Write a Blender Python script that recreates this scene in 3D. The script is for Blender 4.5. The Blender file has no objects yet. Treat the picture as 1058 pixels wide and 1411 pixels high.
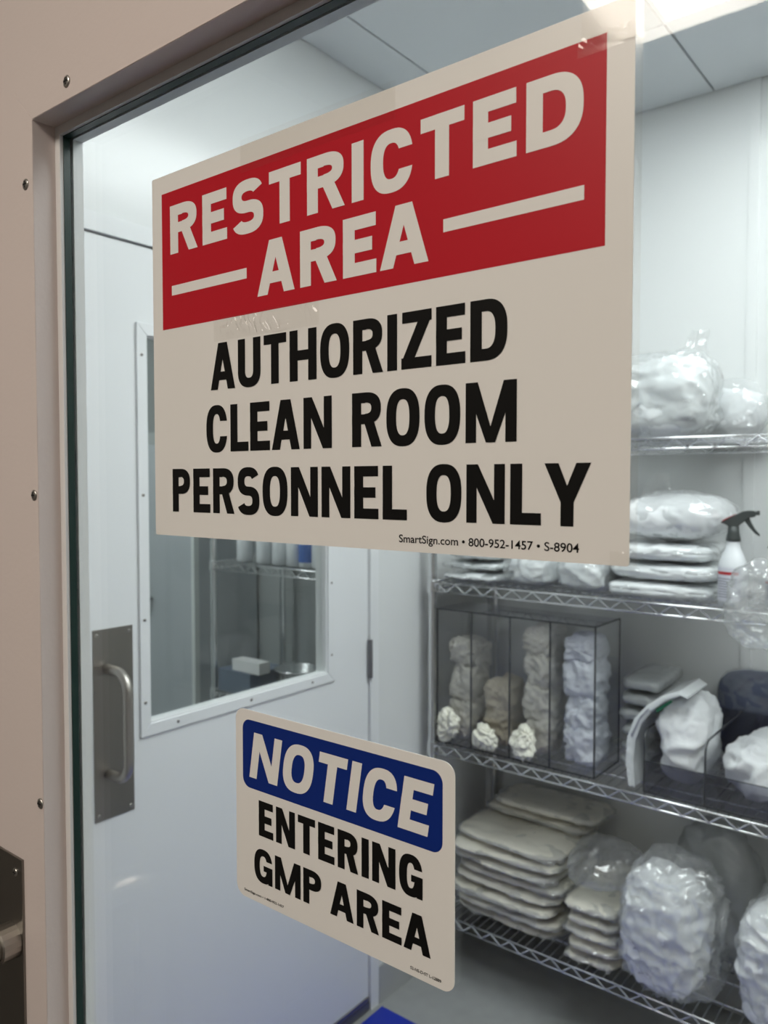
import bpy, bmesh, math, random
from mathutils import Vector, Matrix, noise

# ------------------------------------------------------------------ camera, world, light, exposure
S = bpy.context.scene
COL = S.collection
H = 1.53                       # camera height in scene coordinates (floor lies at z = FLOOR)
FLOOR, CEIL = -0.05, 2.67
YAW, PITCH, FPX = math.radians(38.2), math.radians(2.23), 1090.0

cam_data = bpy.data.cameras.new('camera')
cam_data.sensor_fit = 'VERTICAL'
cam_data.sensor_height = 36.0
cam_data.lens = FPX / 1411.0 * 36.0
cam_data.clip_start = 0.02
cam_data.dof.use_dof = True
cam_data.dof.focus_distance = 0.50
cam_data.dof.aperture_fstop = 14.0
cam = bpy.data.objects.new('camera', cam_data)
COL.objects.link(cam)
cam.location = (0, 0, H)
cam.rotation_euler = (math.pi / 2 - PITCH, 0, YAW)
S.camera = cam

world = bpy.data.worlds.new('world')
S.world = world
world.use_nodes = True
world.node_tree.nodes['Background'].inputs[0].default_value = (0.6, 0.65, 0.7, 1)
world.node_tree.nodes['Background'].inputs[1].default_value = 0.02

CLEANROOM_LIGHT = 10.8          # radiance of the clean room ceiling panel
CORRIDOR_LIGHT = 16.0           # radiance of the corridor ceiling panel (warmer)
BACKROOM_LIGHT = 16.0  # radiance of the panel added to brighten the back room
CORRIDOR_RGB = (1.0, 0.905, 0.785, 1)
CLEANROOM_RGB = (0.945, 1.0, 1.0, 1)

S.view_settings.view_transform = 'Standard'
S.view_settings.look = 'None'
S.view_settings.gamma = 1.0
S.view_settings.use_curve_mapping = False
S.view_settings.exposure = 0.0
try:
    S.cycles.use_denoising = True
    S.cycles.max_bounces = 12
    S.cycles.transparent_max_bounces = 24
    S.cycles.sample_clamp_indirect = 6.0
    S.cycles.caustics_reflective = False
    S.cycles.caustics_refractive = False
except Exception:
    pass

# pixel of the 1058x1411 frame -> point on a known plane
_r = Vector((math.cos(YAW), math.sin(YAW), 0))
_w = Vector((-math.sin(YAW) * math.cos(PITCH), math.cos(YAW) * math.cos(PITCH), -math.sin(PITCH)))
_u = _r.cross(_w)
def at_y(px, py, Y):
    d = _w + _r * ((px - 529.0) / FPX) - _u * ((py - 705.5) / FPX)
    return d * (Y / d.y) + Vector((0, 0, H))

# ------------------------------------------------------------------ materials
def rgb(*c):
    return (c[0], c[1], c[2], 1.0)

def new_mat(name):
    m = bpy.data.materials.new(name)
    m.use_nodes = True
    nt = m.node_tree
    return m, nt, nt.nodes, nt.links

def pmat(name, color, rough=0.5, metal=0.0, var=0.04, scale=8.0, bump=0.0, bscale=60.0,
         coat=0.0, stretch=None, spec=0.5, sheen=0.0, subsurface=0.0, ridged=False):
    """principled material with procedural colour variation and fine relief"""
    m, nt, N, L = new_mat(name)
    b = N['Principled BSDF']
    b.inputs['Roughness'].default_value = rough
    b.inputs['Metallic'].default_value = metal
    b.inputs['Coat Weight'].default_value = coat
    b.inputs['Coat Roughness'].default_value = 0.12
    b.inputs['Specular IOR Level'].default_value = spec
    b.inputs['Sheen Weight'].default_value = sheen
    if subsurface:
        b.inputs['Subsurface Weight'].default_value = subsurface
        b.inputs['Subsurface Radius'].default_value = (0.02, 0.02, 0.02)
    tc = N.new('ShaderNodeTexCoord')
    src = tc.outputs['Object']
    if stretch:
        mp = N.new('ShaderNodeMapping')
        mp.inputs['Scale'].default_value = stretch
        L.new(src, mp.inputs['Vector'])
        src = mp.outputs['Vector']
    nz = N.new('ShaderNodeTexNoise')
    nz.inputs['Scale'].default_value = scale
    nz.inputs['Detail'].default_value = 3.0
    L.new(src, nz.inputs['Vector'])
    mx = N.new('ShaderNodeMix')
    mx.data_type = 'RGBA'
    L.new(nz.outputs['Fac'], mx.inputs['Factor'])
    mx.inputs['A'].default_value = rgb(*[max(0, c * (1 - var)) for c in color])
    mx.inputs['B'].default_value = rgb(*[min(1, c * (1 + var)) for c in color])
    L.new(mx.outputs['Result'], b.inputs['Base Color'])
    if bump > 0:
        n2 = N.new('ShaderNodeTexNoise')
        if ridged:
            n2.noise_type = 'RIDGED_MULTIFRACTAL'
            n2.inputs['Distortion'].default_value = 0.8
        n2.inputs['Scale'].default_value = bscale
        n2.inputs['Detail'].default_value = 4.0
        L.new(src, n2.inputs['Vector'])
        bp = N.new('ShaderNodeBump')
        bp.inputs['Strength'].default_value = bump
        bp.inputs['Distance'].default_value = 0.01
        L.new(n2.outputs['Fac'], bp.inputs['Height'])
        L.new(bp.outputs['Normal'], b.inputs['Normal'])
    return m

def emat(name, color, strength):
    m, nt, N, L = new_mat(name)
    N.remove(N['Principled BSDF'])
    e = N.new('ShaderNodeEmission')
    e.inputs['Color'].default_value = color
    e.inputs['Strength'].default_value = strength
    L.new(e.outputs[0], N['Material Output'].inputs['Surface'])
    return m

def fresnel_fac(N, L, ior):
    """reflectance of one face of a thin clear sheet, same from both sides"""
    fr = N.new('ShaderNodeFresnel')
    geo = N.new('ShaderNodeNewGeometry')
    mix = N.new('ShaderNodeMix')
    mix.data_type = 'FLOAT'
    L.new(geo.outputs['Backfacing'], mix.inputs['Factor'])
    mix.inputs['A'].default_value = ior
    mix.inputs['B'].default_value = 1.0 / ior
    L.new(mix.outputs['Result'], fr.inputs['IOR'])
    return fr

def clear_mat(name, tint, ior=1.45, haze=0.0, haze_col=(0.9, 0.9, 0.9), rough=0.0, bump=0.0,
              bscale=30.0, boost=0.0, bdist=0.01, gloss=(1, 1, 1)):
    """thin clear sheet: transparent, a little haze, fresnel gloss"""
    m, nt, N, L = new_mat(name)
    N.remove(N['Principled BSDF'])
    tr = N.new('ShaderNodeBsdfTransparent')
    tr.inputs['Color'].default_value = rgb(*tint)
    base = tr.outputs[0]
    nrm = None
    if bump > 0:
        tc = N.new('ShaderNodeTexCoord')
        nz = N.new('ShaderNodeTexNoise')
        nz.noise_type = 'RIDGED_MULTIFRACTAL'
        nz.inputs['Scale'].default_value = bscale
        nz.inputs['Detail'].default_value = 3.0
        nz.inputs['Distortion'].default_value = 0.6
        L.new(tc.outputs['Object'], nz.inputs['Vector'])
        bp = N.new('ShaderNodeBump')
        bp.inputs['Strength'].default_value = bump
        bp.inputs['Distance'].default_value = bdist
        L.new(nz.outputs['Fac'], bp.inputs['Height'])
        nrm = bp.outputs['Normal']
    if haze > 0:
        df = N.new('ShaderNodeBsdfDiffuse')
        df.inputs['Color'].default_value = rgb(*haze_col)
        tl = N.new('ShaderNodeBsdfTranslucent')
        tl.inputs['Color'].default_value = rgb(*haze_col)
        if nrm:
            L.new(nrm, df.inputs['Normal'])
        m0 = N.new('ShaderNodeMixShader')
        m0.inputs[0].default_value = 0.4
        L.new(df.outputs[0], m0.inputs[1])
        L.new(tl.outputs[0], m0.inputs[2])
        m1 = N.new('ShaderNodeMixShader')
        m1.inputs[0].default_value = haze
        L.new(base, m1.inputs[1])
        L.new(m0.outputs[0], m1.inputs[2])
        base = m1.outputs[0]
    gl = N.new('ShaderNodeBsdfGlossy')
    gl.inputs['Roughness'].default_value = rough
    gl.inputs['Color'].default_value = rgb(*gloss)
    fr = fresnel_fac(N, L, ior)
    if nrm:
        L.new(nrm, gl.inputs['Normal'])
    fac = fr.outputs[0]
    if boost:
        ad = N.new('ShaderNodeMath')
        ad.operation = 'ADD'
        ad.use_clamp = True
        ad.inputs[1].default_value = boost
        L.new(fac, ad.inputs[0])
        fac = ad.outputs[0]
    m2 = N.new('ShaderNodeMixShader')
    L.new(fac, m2.inputs[0])
    L.new(base, m2.inputs[1])
    L.new(gl.outputs[0], m2.inputs[2])
    L.new(m2.outputs[0], N['Material Output'].inputs['Surface'])
    return m

M = {}
M['door_paint'] = pmat('door_paint', (0.72, 0.635, 0.61), 0.42, var=0.015, scale=3, bump=0.03, bscale=220)
M['frame_paint'] = pmat('frame_paint', (0.72, 0.71, 0.71), 0.40, var=0.02, scale=5)
M['inner_door_paint'] = pmat('inner_door_paint', (0.80, 0.82, 0.83), 0.34, var=0.015, scale=3)
M['panel_wall'] = pmat('panel_wall', (0.79, 0.81, 0.81), 0.20, var=0.012, scale=2.2)
M['ceiling_tile'] = pmat('ceiling_tile', (0.70, 0.73, 0.75), 0.6, var=0.015, scale=6, bump=0.03, bscale=150)
M['ceiling_grid'] = pmat('ceiling_grid', (0.30, 0.32, 0.33), 0.6)
M['corridor_wall'] = pmat('corridor_wall', (0.25, 0.237, 0.224), 0.6, var=0.02)
M['corridor_ceiling'] = pmat('corridor_ceiling', (0.55, 0.53, 0.51), 0.7, var=0.02)
M['corridor_floor'] = pmat('corridor_floor', (0.06, 0.057, 0.055), 0.5, var=0.1, scale=20)
M['floor'] = pmat('floor', (0.34, 0.35, 0.35), 0.38, var=0.12, scale=24)
M['cove_base'] = pmat('cove_base', (0.42, 0.43, 0.43), 0.45, var=0.08, scale=20)
M['steel'] = pmat('steel', (0.27, 0.255, 0.235), 0.38, 1.0, var=0.10, scale=30, stretch=(1, 1, 0.06))
M['steel_tube'] = pmat('steel_tube', (0.45, 0.425, 0.39), 0.40, 1.0, var=0.05, scale=40)
M['screw'] = pmat('screw', (0.55, 0.53, 0.50), 0.35, 1.0)
M['slot'] = pmat('slot', (0.03, 0.03, 0.03), 0.6)
M['gasket'] = pmat('gasket', (0.012, 0.035, 0.030), 0.3)
M['chrome'] = pmat('chrome', (0.78, 0.79, 0.80), 0.24, 1.0, var=0.05, scale=60)
M['glass'] = clear_mat('glass', (0.985, 0.995, 0.99), 1.34)
M['acrylic'] = clear_mat('acrylic', (0.97, 0.972, 0.972), 1.45)
M['smoke_acrylic'] = clear_mat('smoke_acrylic', (0.72, 0.72, 0.76), 1.45)
M['acrylic_edge'] = pmat('acrylic_edge', (0.045, 0.048, 0.055), 0.25)
M['film'] = clear_mat('film', (0.97, 0.98, 0.98), 1.5, haze=0.20, rough=0.12, bump=0.7, bscale=14, boost=0.04)
M['film_hazy'] = clear_mat('film_hazy', (0.97, 0.98, 0.98), 1.5, haze=0.24, rough=0.12, bump=0.9, bscale=16, boost=0.06)
M['film_clear'] = clear_mat('film_clear', (0.98, 0.985, 0.985), 1.5, haze=0.09, rough=0.10, bump=0.7, bscale=12, boost=0.03)
M['tape'] = clear_mat('tape', (0.985, 0.98, 0.97), 1.4, rough=0.08, bump=0.015, bscale=25, bdist=0.003)
M['tape_wrinkled'] = clear_mat('tape_wrinkled', (1.0, 0.998, 0.992), 1.5, rough=0.11)
M['sign_white'] = pmat('sign_white', (0.84, 0.83, 0.81), 0.33, var=0.012, scale=10, spec=0.4)
M['sign_red'] = pmat('sign_red', (0.50, 0.012, 0.024), 0.40, var=0.03, scale=12, spec=0.22)
M['sign_blue'] = pmat('sign_blue', (0.006, 0.026, 0.20), 0.40, var=0.04, scale=20, spec=0.2)
M['sign_black'] = pmat('sign_black', (0.006, 0.006, 0.006), 0.42, spec=0.18)
M['mat_blue'] = pmat('mat_blue', (0.008, 0.030, 0.40), 0.4, var=0.08, scale=15)
M['white_wear'] = pmat('white_wear', (0.86, 0.88, 0.90), 0.55, var=0.04, scale=18, bump=0.25, bscale=40, sheen=0.2)
M['blue_white_wear'] = pmat('blue_white_wear', (0.80, 0.83, 0.91), 0.55, var=0.05, scale=18, bump=0.25, bscale=40)
M['beige_wear'] = pmat('beige_wear', (0.66, 0.64, 0.58), 0.7, var=0.08, scale=22, bump=0.4, bscale=60)
M['tan_wear'] = pmat('tan_wear', (0.50, 0.45, 0.36), 0.7, var=0.10, scale=22, bump=0.4, bscale=60)
M['cream_pack'] = pmat('cream_pack', (0.74, 0.71, 0.62), 0.32, var=0.10, scale=14, bump=0.3, bscale=25, coat=0.9, ridged=True)
M['white_pack'] = pmat('white_pack', (0.84, 0.87, 0.88), 0.34, var=0.05, scale=14, bump=0.35, bscale=22, coat=0.9, ridged=True)
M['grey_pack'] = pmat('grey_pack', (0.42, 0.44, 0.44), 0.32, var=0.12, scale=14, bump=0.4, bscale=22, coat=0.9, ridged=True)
M['cap_white'] = pmat('cap_white', (0.85, 0.84, 0.74), 0.5, var=0.08, scale=40, bump=0.5, bscale=70)
M['blue_pack'] = pmat('blue_pack', (0.075, 0.095, 0.16), 0.5, var=0.2, scale=9, bump=0.3, bscale=20)
M['teal_edge'] = pmat('teal_edge', (0.02, 0.13, 0.25), 0.4)
M['green_print'] = pmat('green_print', (0.01, 0.12, 0.06), 0.4)
M['grey_print'] = pmat('grey_print', (0.30, 0.31, 0.36), 0.5)
M['bottle_white'] = pmat('bottle_white', (0.80, 0.83, 0.86), 0.30, var=0.02, scale=20, coat=0.3)
M['label_paper'] = pmat('label_paper', (0.74, 0.75, 0.82), 0.5, var=0.02)
M['label_red'] = pmat('label_red', (0.52, 0.02, 0.03), 0.45)
M['trigger'] = pmat('trigger', (0.045, 0.055, 0.055), 0.45)
M['trigger_red'] = pmat('trigger_red', (0.35, 0.03, 0.05), 0.45)
M['cabinet'] = pmat('cabinet', (0.46, 0.50, 0.53), 0.45, var=0.03, scale=4)
M['backroom_wall'] = pmat('backroom_wall', (0.40, 0.43, 0.43), 0.5, var=0.03)  # darker grey: shadow on the far wall is put into the colour
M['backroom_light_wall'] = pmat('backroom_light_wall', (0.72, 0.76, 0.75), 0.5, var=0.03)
M['hinge'] = pmat('hinge', (0.24, 0.24, 0.26), 0.4, 0.8)
M['bottle_blue'] = pmat('bottle_blue', (0.05, 0.14, 0.45), 0.4)
M['carton'] = pmat('carton', (0.16, 0.20, 0.26), 0.5)
M['fixture_white'] = pmat('fixture_white', (0.82, 0.82, 0.82), 0.4)
M['panel_clean'] = emat('panel_clean', CLEANROOM_RGB, CLEANROOM_LIGHT)
M['panel_corridor'] = emat('panel_corridor', CORRIDOR_RGB, CORRIDOR_LIGHT)
M['panel_back'] = emat('panel_back', CLEANROOM_RGB, BACKROOM_LIGHT)

# ------------------------------------------------------------------ builders
def link(name, bm, mat, parent=None, smooth=False):
    me = bpy.data.meshes.new(name)
    bm.to_mesh(me)
    bm.free()
    if smooth:
        for p in me.polygons:
            p.use_smooth = True
    me.materials.append(M[mat])
    o = bpy.data.objects.new(name, me)
    COL.objects.link(o)
    if parent is not None:
        adopt(o, parent)
    return o

def world_loc(o):
    v = o.location.copy()
    while o.parent:
        o = o.parent
        v += o.location
    return v

def adopt(o, parent):
    o.parent = parent
    o.location = o.location - world_loc(parent)

def rebase(o, base):
    """move a world-built mesh's origin to its base"""
    b = Vector(base)
    o.data.transform(Matrix.Translation(-b))
    o.location = b
    return o

def thing(name, loc, label, cat, group=None):
    o = bpy.data.objects.new(name, None)
    o.empty_display_size = 0.05
    COL.objects.link(o)
    o.location = loc
    return tag(o, label, cat, group)

def tag(o, label, cat, group=None):
    o['label'] = label
    o['category'] = cat
    if group:
        o['group'] = group
    return o

def structure(o, label=None, cat=None):
    o['kind'] = 'structure'
    if label:
        o['label'] = label
    if cat:
        o['category'] = cat
    return o

def box(bm, x0, x1, y0, y1, z0, z1, bev=0.0):
    r = bmesh.ops.create_cube(bm, size=1.0)
    vs = r['verts']
    for v in vs:
        v.co = Vector(((x0 + x1) / 2 + v.co.x * (x1 - x0), (y0 + y1) / 2 + v.co.y * (y1 - y0),
                       (z0 + z1) / 2 + v.co.z * (z1 - z0)))
    if bev > 0:
        es = list({e for v in vs for e in v.link_edges})
        bmesh.ops.bevel(bm, geom=es, offset=bev, segments=2, profile=0.7, affect='EDGES')
    return bm

def boxes(*bs, bev=0.0):
    bm = bmesh.new()
    for b in bs:
        box(bm, *b, bev=bev)
    return bm

def tube(bm, pts, r, n=8, caps=True):
    pts = [Vector(p) for p in pts]
    rings = []
    up = None
    for i, p in enumerate(pts):
        if i == 0:
            d = pts[1] - p
        elif i == len(pts) - 1:
            d = p - pts[i - 1]
        else:
            d = (pts[i + 1] - p).normalized() + (p - pts[i - 1]).normalized()
        d.normalize()
        if up is None:
            up = Vector((0, 0, 1)) if abs(d.z) < 0.9 else Vector((1, 0, 0))
        a = d.cross(up)
        if a.length < 1e-5:
            a = d.orthogonal()
        a.normalize()
        b = a.cross(d).normalized()
        up = b
        rr = r[i] if isinstance(r, (list, tuple)) else r
        rings.append([bm.verts.new(p + (a * math.cos(2 * math.pi * k / n) + b * math.sin(2 * math.pi * k / n)) * rr)
                      for k in range(n)])
    for q0, q1 in zip(rings, rings[1:]):
        for k in range(n):
            bm.faces.new((q0[k], q0[(k + 1) % n], q1[(k + 1) % n], q1[k]))
    if caps:
        bm.faces.new(rings[0][::-1])
        bm.faces.new(rings[-1])
    return bm

def lathe(bm, prof, c, n=20, axis='Z'):
    """prof: (radius, offset along axis) pairs"""
    rings = []
    for r, h in prof:
        ring = []
        for k in range(n):
            a = 2 * math.pi * k / n
            if axis == 'Z':
                p = (c[0] + r * math.cos(a), c[1] + r * math.sin(a), c[2] + h)
            elif axis == 'Y':
                p = (c[0] + r * math.cos(a), c[1] + h, c[2] + r * math.sin(a))
            else:
                p = (c[0] + h, c[1] + r * math.cos(a), c[2] + r * math.sin(a))
            ring.append(bm.verts.new(p))
        rings.append(ring)
    for q0, q1 in zip(rings, rings[1:]):
        for k in range(n):
            bm.faces.new((q0[k], q0[(k + 1) % n], q1[(k + 1) % n], q1[k]))
    bm.faces.new(rings[0][::-1])
    bm.faces.new(rings[-1])
    bmesh.ops.recalc_face_normals(bm, faces=bm.faces)
    return bm

def prism_xz(bm, pts, y0, y1):
    """extrude an outline in the x-z plane along y"""
    a = [bm.verts.new((x, y0, z)) for x, z in pts]
    b = [bm.verts.new((x, y1, z)) for x, z in pts]
    n = len(pts)
    bm.faces.new(a)
    bm.faces.new(b[::-1])
    for k in range(n):
        bm.faces.new((a[k], b[k], b[(k + 1) % n], a[(k + 1) % n]))
    bmesh.ops.recalc_face_normals(bm, faces=bm.faces)
    return bm

def round_rect(x0, x1, z0, z1, r, n=6):
    pts = []
    for cx, cz, a0 in ((x1 - r, z1 - r, 0), (x0 + r, z1 - r, 90), (x0 + r, z0 + r, 180), (x1 - r, z0 + r, 270)):
        for k in range(n + 1):
            a = math.radians(a0 + 90 * k / n)
            pts.append((cx + r * math.cos(a), cz + r * math.sin(a)))
    return pts

def lump(bm, c, size, seed, p=2.8, pz=None, amp=0.012, freq=14.0, amp2=0.004, freq2=45.0, fold=0.0, fold_n=8,
         n=24, flat=True, taper=0.0, droop=0.0, calm=0.0):
    """crumpled soft body fitted to size: superellipsoid (p in plan, pz in section) with soft swells and sharp creases; c is the base centre"""
    pz = pz or p
    tmp = bmesh.new()
    bmesh.ops.create_cube(tmp, size=2.0)
    bmesh.ops.subdivide_edges(tmp, edges=list(tmp.edges), cuts=n, use_grid_fill=True)
    off = Vector((seed * 7.31, seed * 3.17, seed * 5.77))
    sx, sy, sz = size[0] / 2, size[1] / 2, size[2] / 2
    ws = {}
    for v in tmp.verts:
        d = v.co
        ln = ((abs(d.x) ** p + abs(d.y) ** p) ** (pz / p) + abs(d.z) ** pz) ** (1.0 / pz)
        q = d / ln
        nrm = Vector((q.x / sx, q.y / sy, q.z / sz)).normalized()
        t = 1.0 - taper * (q.z * 0.5 + 0.5)
        w = Vector((q.x * sx * t, q.y * sy * t, q.z * sz))
        s0 = w * freq + off
        s1 = s0 + noise.noise_vector(s0 * 0.6) * 0.9
        a = 1.1 * noise.noise(s0 * 0.5) + 0.9 * (0.45 - abs(noise.noise(s1)) * 1.9)
        s2 = w * freq2 + off * 1.7
        b2 = 0.5 - abs(noise.noise(s2 + noise.noise_vector(s2 * 0.5) * 0.8)) * 2.2
        h = amp * a + amp2 * b2
        h *= 1 - calm * abs(nrm.z)
        if fold:
            zz = q.z * fold_n + 1.6 * noise.noise(w * 9 + off)
            h += fold * (abs(math.sin(zz * math.pi / 2)) - 0.6) * max(0.0, 1 - abs(nrm.z) * 1.2)
        if flat and q.z < -0.55:
            h *= 0.2
        w = w + nrm * h
        if droop:
            w.z -= droop * max(abs(q.x), abs(q.y)) ** 3
        ws[v] = w
    lo = Vector([min(w[i] for w in ws.values()) for i in range(3)])
    hi = Vector([max(w[i] for w in ws.values()) for i in range(3)])
    new = {}
    for v, w in ws.items():
        f = [(w[i] - lo[i]) / (hi[i] - lo[i]) for i in range(3)]
        new[v] = bm.verts.new((c[0] + (f[0] - .5) * size[0], c[1] + (f[1] - .5) * size[1], c[2] + f[2] * size[2]))
    for f in tmp.faces:
        bm.faces.new([new[v] for v in f.verts])
    tmp.free()
    return bm

# ------------------------------------------------------------------ lettering (drawn from bars and bowls)
def ring_strip(polys, cx, cy, rx, ry, tx, ty, a0, a1, p=2.5, n=28, level=None):
    def pt(r1, r2, a):
        c, s = math.cos(a), math.sin(a)
        return (cx + r1 * math.copysign(abs(c) ** (2 / p), c), cy + r2 * math.copysign(abs(s) ** (2 / p), s))
    prev = None
    for k in range(n + 1):
        a = math.radians(a0 + (a1 - a0) * k / n)
        b = a
        if level:                    # end cuts are level instead of radial: the inner curve starts a little later
            i0, i1 = level
            b = math.radians(i0 + (i1 - i0) * k / n)
        cur = (pt(rx, ry, a), pt(max(rx - tx, 1e-4), max(ry - ty, 1e-4), b))
        if prev:
            polys.append([prev[0], cur[0], cur[1], prev[1]])
        prev = cur

def level_angle(dy, ry, p=2.5):
    return math.degrees(math.asin(min(1.0, (dy / ry) ** (p / 2))))

def rect(polys, x0, x1, y0, y1):
    polys.append([(x0, y0), (x1, y0), (x1, y1), (x0, y1)])

WID = dict(I=0, E=.60, L=.57, T=.66, R=.72, A=.80, S=.70, C=.70, D=.71, U=.70, H=.74, O=.75, Z=.66, N=.76,
           M=.98, P=.67, Y=.80, G=.73)

def glyph(ch, w, s):
    """polygons of one capital of height 1, width w, stem s"""
    P = []
    h = min(s * 0.88, 0.225)
    if ch == 'I':
        rect(P, 0, s, 0, 1)
    elif ch in 'EL':
        rect(P, 0, s, 0, 1); rect(P, 0, w, 0, h)
        if ch == 'E':
            rect(P, 0, w * .985, 1 - h, 1); rect(P, 0, w * .88, .5 - h * .5, .5 + h * .5)
    elif ch == 'T':
        rect(P, 0, w, 1 - h, 1); rect(P, (w - s) / 2, (w + s) / 2, 0, 1)
    elif ch == 'H':
        rect(P, 0, s, 0, 1); rect(P, w - s, w, 0, 1); rect(P, 0, w, .5 - h / 2, .5 + h / 2)
    elif ch == 'N':
        k = s * 0.93
        rect(P, 0, k, 0, 1); rect(P, w - k, w, 0, 1)
        P.append([(0, 1), (k * 1.12, 1), (w, 0), (w - k * 1.12, 0)])
    elif ch == 'M':
        k = s * 0.93
        rect(P, 0, k, 0, 1); rect(P, w - k, w, 0, 1)
        P.append([(0, 1), (k * 1.15, 1), (w / 2 + k * .42, 0), (w / 2 - k * .42, 0)])
        P.append([(w, 1), (w - k * 1.15, 1), (w / 2 - k * .42, 0), (w / 2 + k * .42, 0)])
    elif ch == 'Z':
        rect(P, 0, w, 0, h); rect(P, w * .03, w, 1 - h, 1)
        P.append([(0, h * .6), (s * 1.15, h * .6), (w, 1 - h * .6), (w - s * 1.15, 1 - h * .6)])
    elif ch == 'A':
        k = s * 1.04; ap = k * 1.22
        P.append([(0, 0), (k, 0), (w / 2 - ap / 2 + k, 1), (w / 2 - ap / 2, 1)])
        P.append([(w - k, 0), (w, 0), (w / 2 + ap / 2, 1), (w / 2 + ap / 2 - k, 1)])
        def edge(y):
            return (w / 2 - ap / 2) * y
        y0, y1 = .20, .20 + h * .92
        P.append([(edge(y0) + k * .5, y0), (w - edge(y0) - k * .5, y0), (w - edge(y1) - k * .5, y1), (edge(y1) + k * .5, y1)])
    elif ch == 'Y':
        k = s * 1.1
        rect(P, (w - s) / 2, (w + s) / 2, 0, .48)
        P.append([(0, 1), (k, 1), (w / 2 + s * .5, .38), (w / 2 - s * .5, .38)])
        P.append([(w, 1), (w - k, 1), (w / 2 - s * .5, .38), (w / 2 + s * .5, .38)])
    elif ch == 'O':
        ring_strip(P, w / 2, .5, w / 2, .515, s, h, 0, 360, n=48)
    elif ch == 'C':
        ao, ai = level_angle(.165, .515), level_angle(.165, .515 - h)
        ring_strip(P, w / 2, .5, w / 2, .515, s, h, ao, 360 - ao, n=44, level=(ai, 360 - ai))
    elif ch == 'G':
        ao, ai = level_angle(.18, .515), level_angle(.18, .515 - h)
        ring_strip(P, w / 2, .5, w / 2, .515, s, h, ao, 300, n=44, level=(ai, 300))
        rect(P, w * .52, w, .53 - h * .8, .53); rect(P, w - s * .72, w, 0, .53)
        ring_strip(P, w / 2, .5, w / 2, .515, s, h, 300, 345, n=10)
    elif ch == 'D':
        cx = w * .42
        rect(P, 0, s, 0, 1); rect(P, 0, cx, 0, h); rect(P, 0, cx, 1 - h, 1)
        ring_strip(P, cx, .5, w - cx, .5, s, h, -90, 90)
    elif ch in 'PR':
        cx = w * .45; yb = .42
        rect(P, 0, s, 0, 1); rect(P, 0, cx, 1 - h, 1); rect(P, 0, cx, yb, yb + h * .92)
        ring_strip(P, cx, (1 + yb) / 2, w * .97 - cx, (1 - yb) / 2, s, h * .96, -90, 90)
        if ch == 'R':
            P.append([(w * .40, yb + .06), (w * .40 + s, yb + .10), (w, 0), (w - s * 1.08, 0)])
    elif ch == 'U':
        r = min(.34, w * .55)
        rect(P, 0, s, r, 1); rect(P, w - s, w, r, 1)
        ring_strip(P, w / 2, r, w / 2, r + .015, s, h, 180, 360)
    elif ch == 'S':
        b = (1.03 + h) / 2
        ring_strip(P, w / 2, 1.015 - b / 2, w / 2 * .97, b / 2, s * .97, h, 22, 270)
        ring_strip(P, w / 2, b / 2 - .015, w / 2, b / 2, s * .97, h, 90, -158)
    return P

def glyph_layers(polys):
    """overlapping bars lie a hair apart so that no two faces coincide; a bowl's strip shares one layer"""
    lay, prev, out = 0, None, []
    for q in polys:
        if not (prev and prev[1] == q[0] and prev[2] == q[3]):
            lay += 1
        out.append((lay, q))
        prev = q
    return out

def letter_line(text, x0, x1, zb, cap, stem, y, mat, name, parent, gap=0.13, slant=0.0, space=0.34):
    """a line of capitals fitted between x0 and x1, baseline zb, cap height cap, on the plane y"""
    tot = (x1 - x0) / cap
    fixed = flex = 0.0
    for i, ch in enumerate(text):
        if ch == ' ':
            fixed += space
        elif ch == 'I':
            fixed += stem
        else:
            flex += WID[ch]
        if i < len(text) - 1:
            fixed += gap
            if ch + text[i + 1] in ('LY', 'TA', 'AT', 'EA', 'LE'):
                fixed -= gap * .45
    k = (tot - slant - fixed) / flex
    bm = bmesh.new()
    x = 0.0
    for i, ch in enumerate(text):
        if ch == ' ':
            x += space + gap
            continue
        w = stem if ch == 'I' else WID[ch] * k
        for lay, poly in glyph_layers(glyph(ch, w, stem)):
            vs = [bm.verts.new((x0 + (x + px + slant * pz) * cap, y - lay * 0.00003, zb + pz * cap)) for px, pz in poly]
            try:
                f = bm.faces.new(vs)
                f.normal_update()
                if f.normal.y > 0:
                    f.normal_flip()
            except ValueError:
                pass
        x += w + gap
        if i < len(text) - 1 and ch + text[i + 1] in ('LY', 'TA', 'AT', 'EA', 'LE'):
            x -= gap * .45
    return link(name, bm, mat, parent)

def small_text(text, x0, x1, zb, height, y, mat, name, parent, bold=0.006):
    """small print with Blender's built-in typeface, fitted between x0 and x1"""
    cu = bpy.data.curves.new(name, 'FONT')
    cu.body = text
    cu.size = 1.0
    cu.offset = bold
    tmp = bpy.data.objects.new(name, cu)
    COL.objects.link(tmp)
    dg = bpy.context.evaluated_depsgraph_get()
    me = bpy.data.meshes.new_from_object(tmp.evaluated_get(dg))
    bpy.data.objects.remove(tmp)
    xs = [v.co.x for v in me.vertices]
    sx = (x1 - x0) / (max(xs) - min(xs))
    for v in me.vertices:
        v.co = Vector((x0 + (v.co.x - min(xs)) * sx, y, zb + v.co.y * height / 0.72))
    me.materials.append(M[mat])
    o = bpy.data.objects.new(name, me)
    COL.objects.link(o)
    adopt(o, parent)
    return o

def flat_shape(pts, y, mat, name, parent):
    bm = bmesh.new()
    f = bm.faces.new([bm.verts.new((x, y, z)) for x, z in pts])
    f.normal_update()
    if f.normal.y > 0:
        f.normal_flip()
    return link(name, bm, mat, parent)

# ================================================================== SETTING
XL, YB = -1.46, 2.455          # clean room left wall and back wall
XR = 1.45
YD, YG0, YG1, YD1 = 0.317, 0.3433, 0.3463, 0.3545   # front door: face, glass faces, rear face

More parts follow.
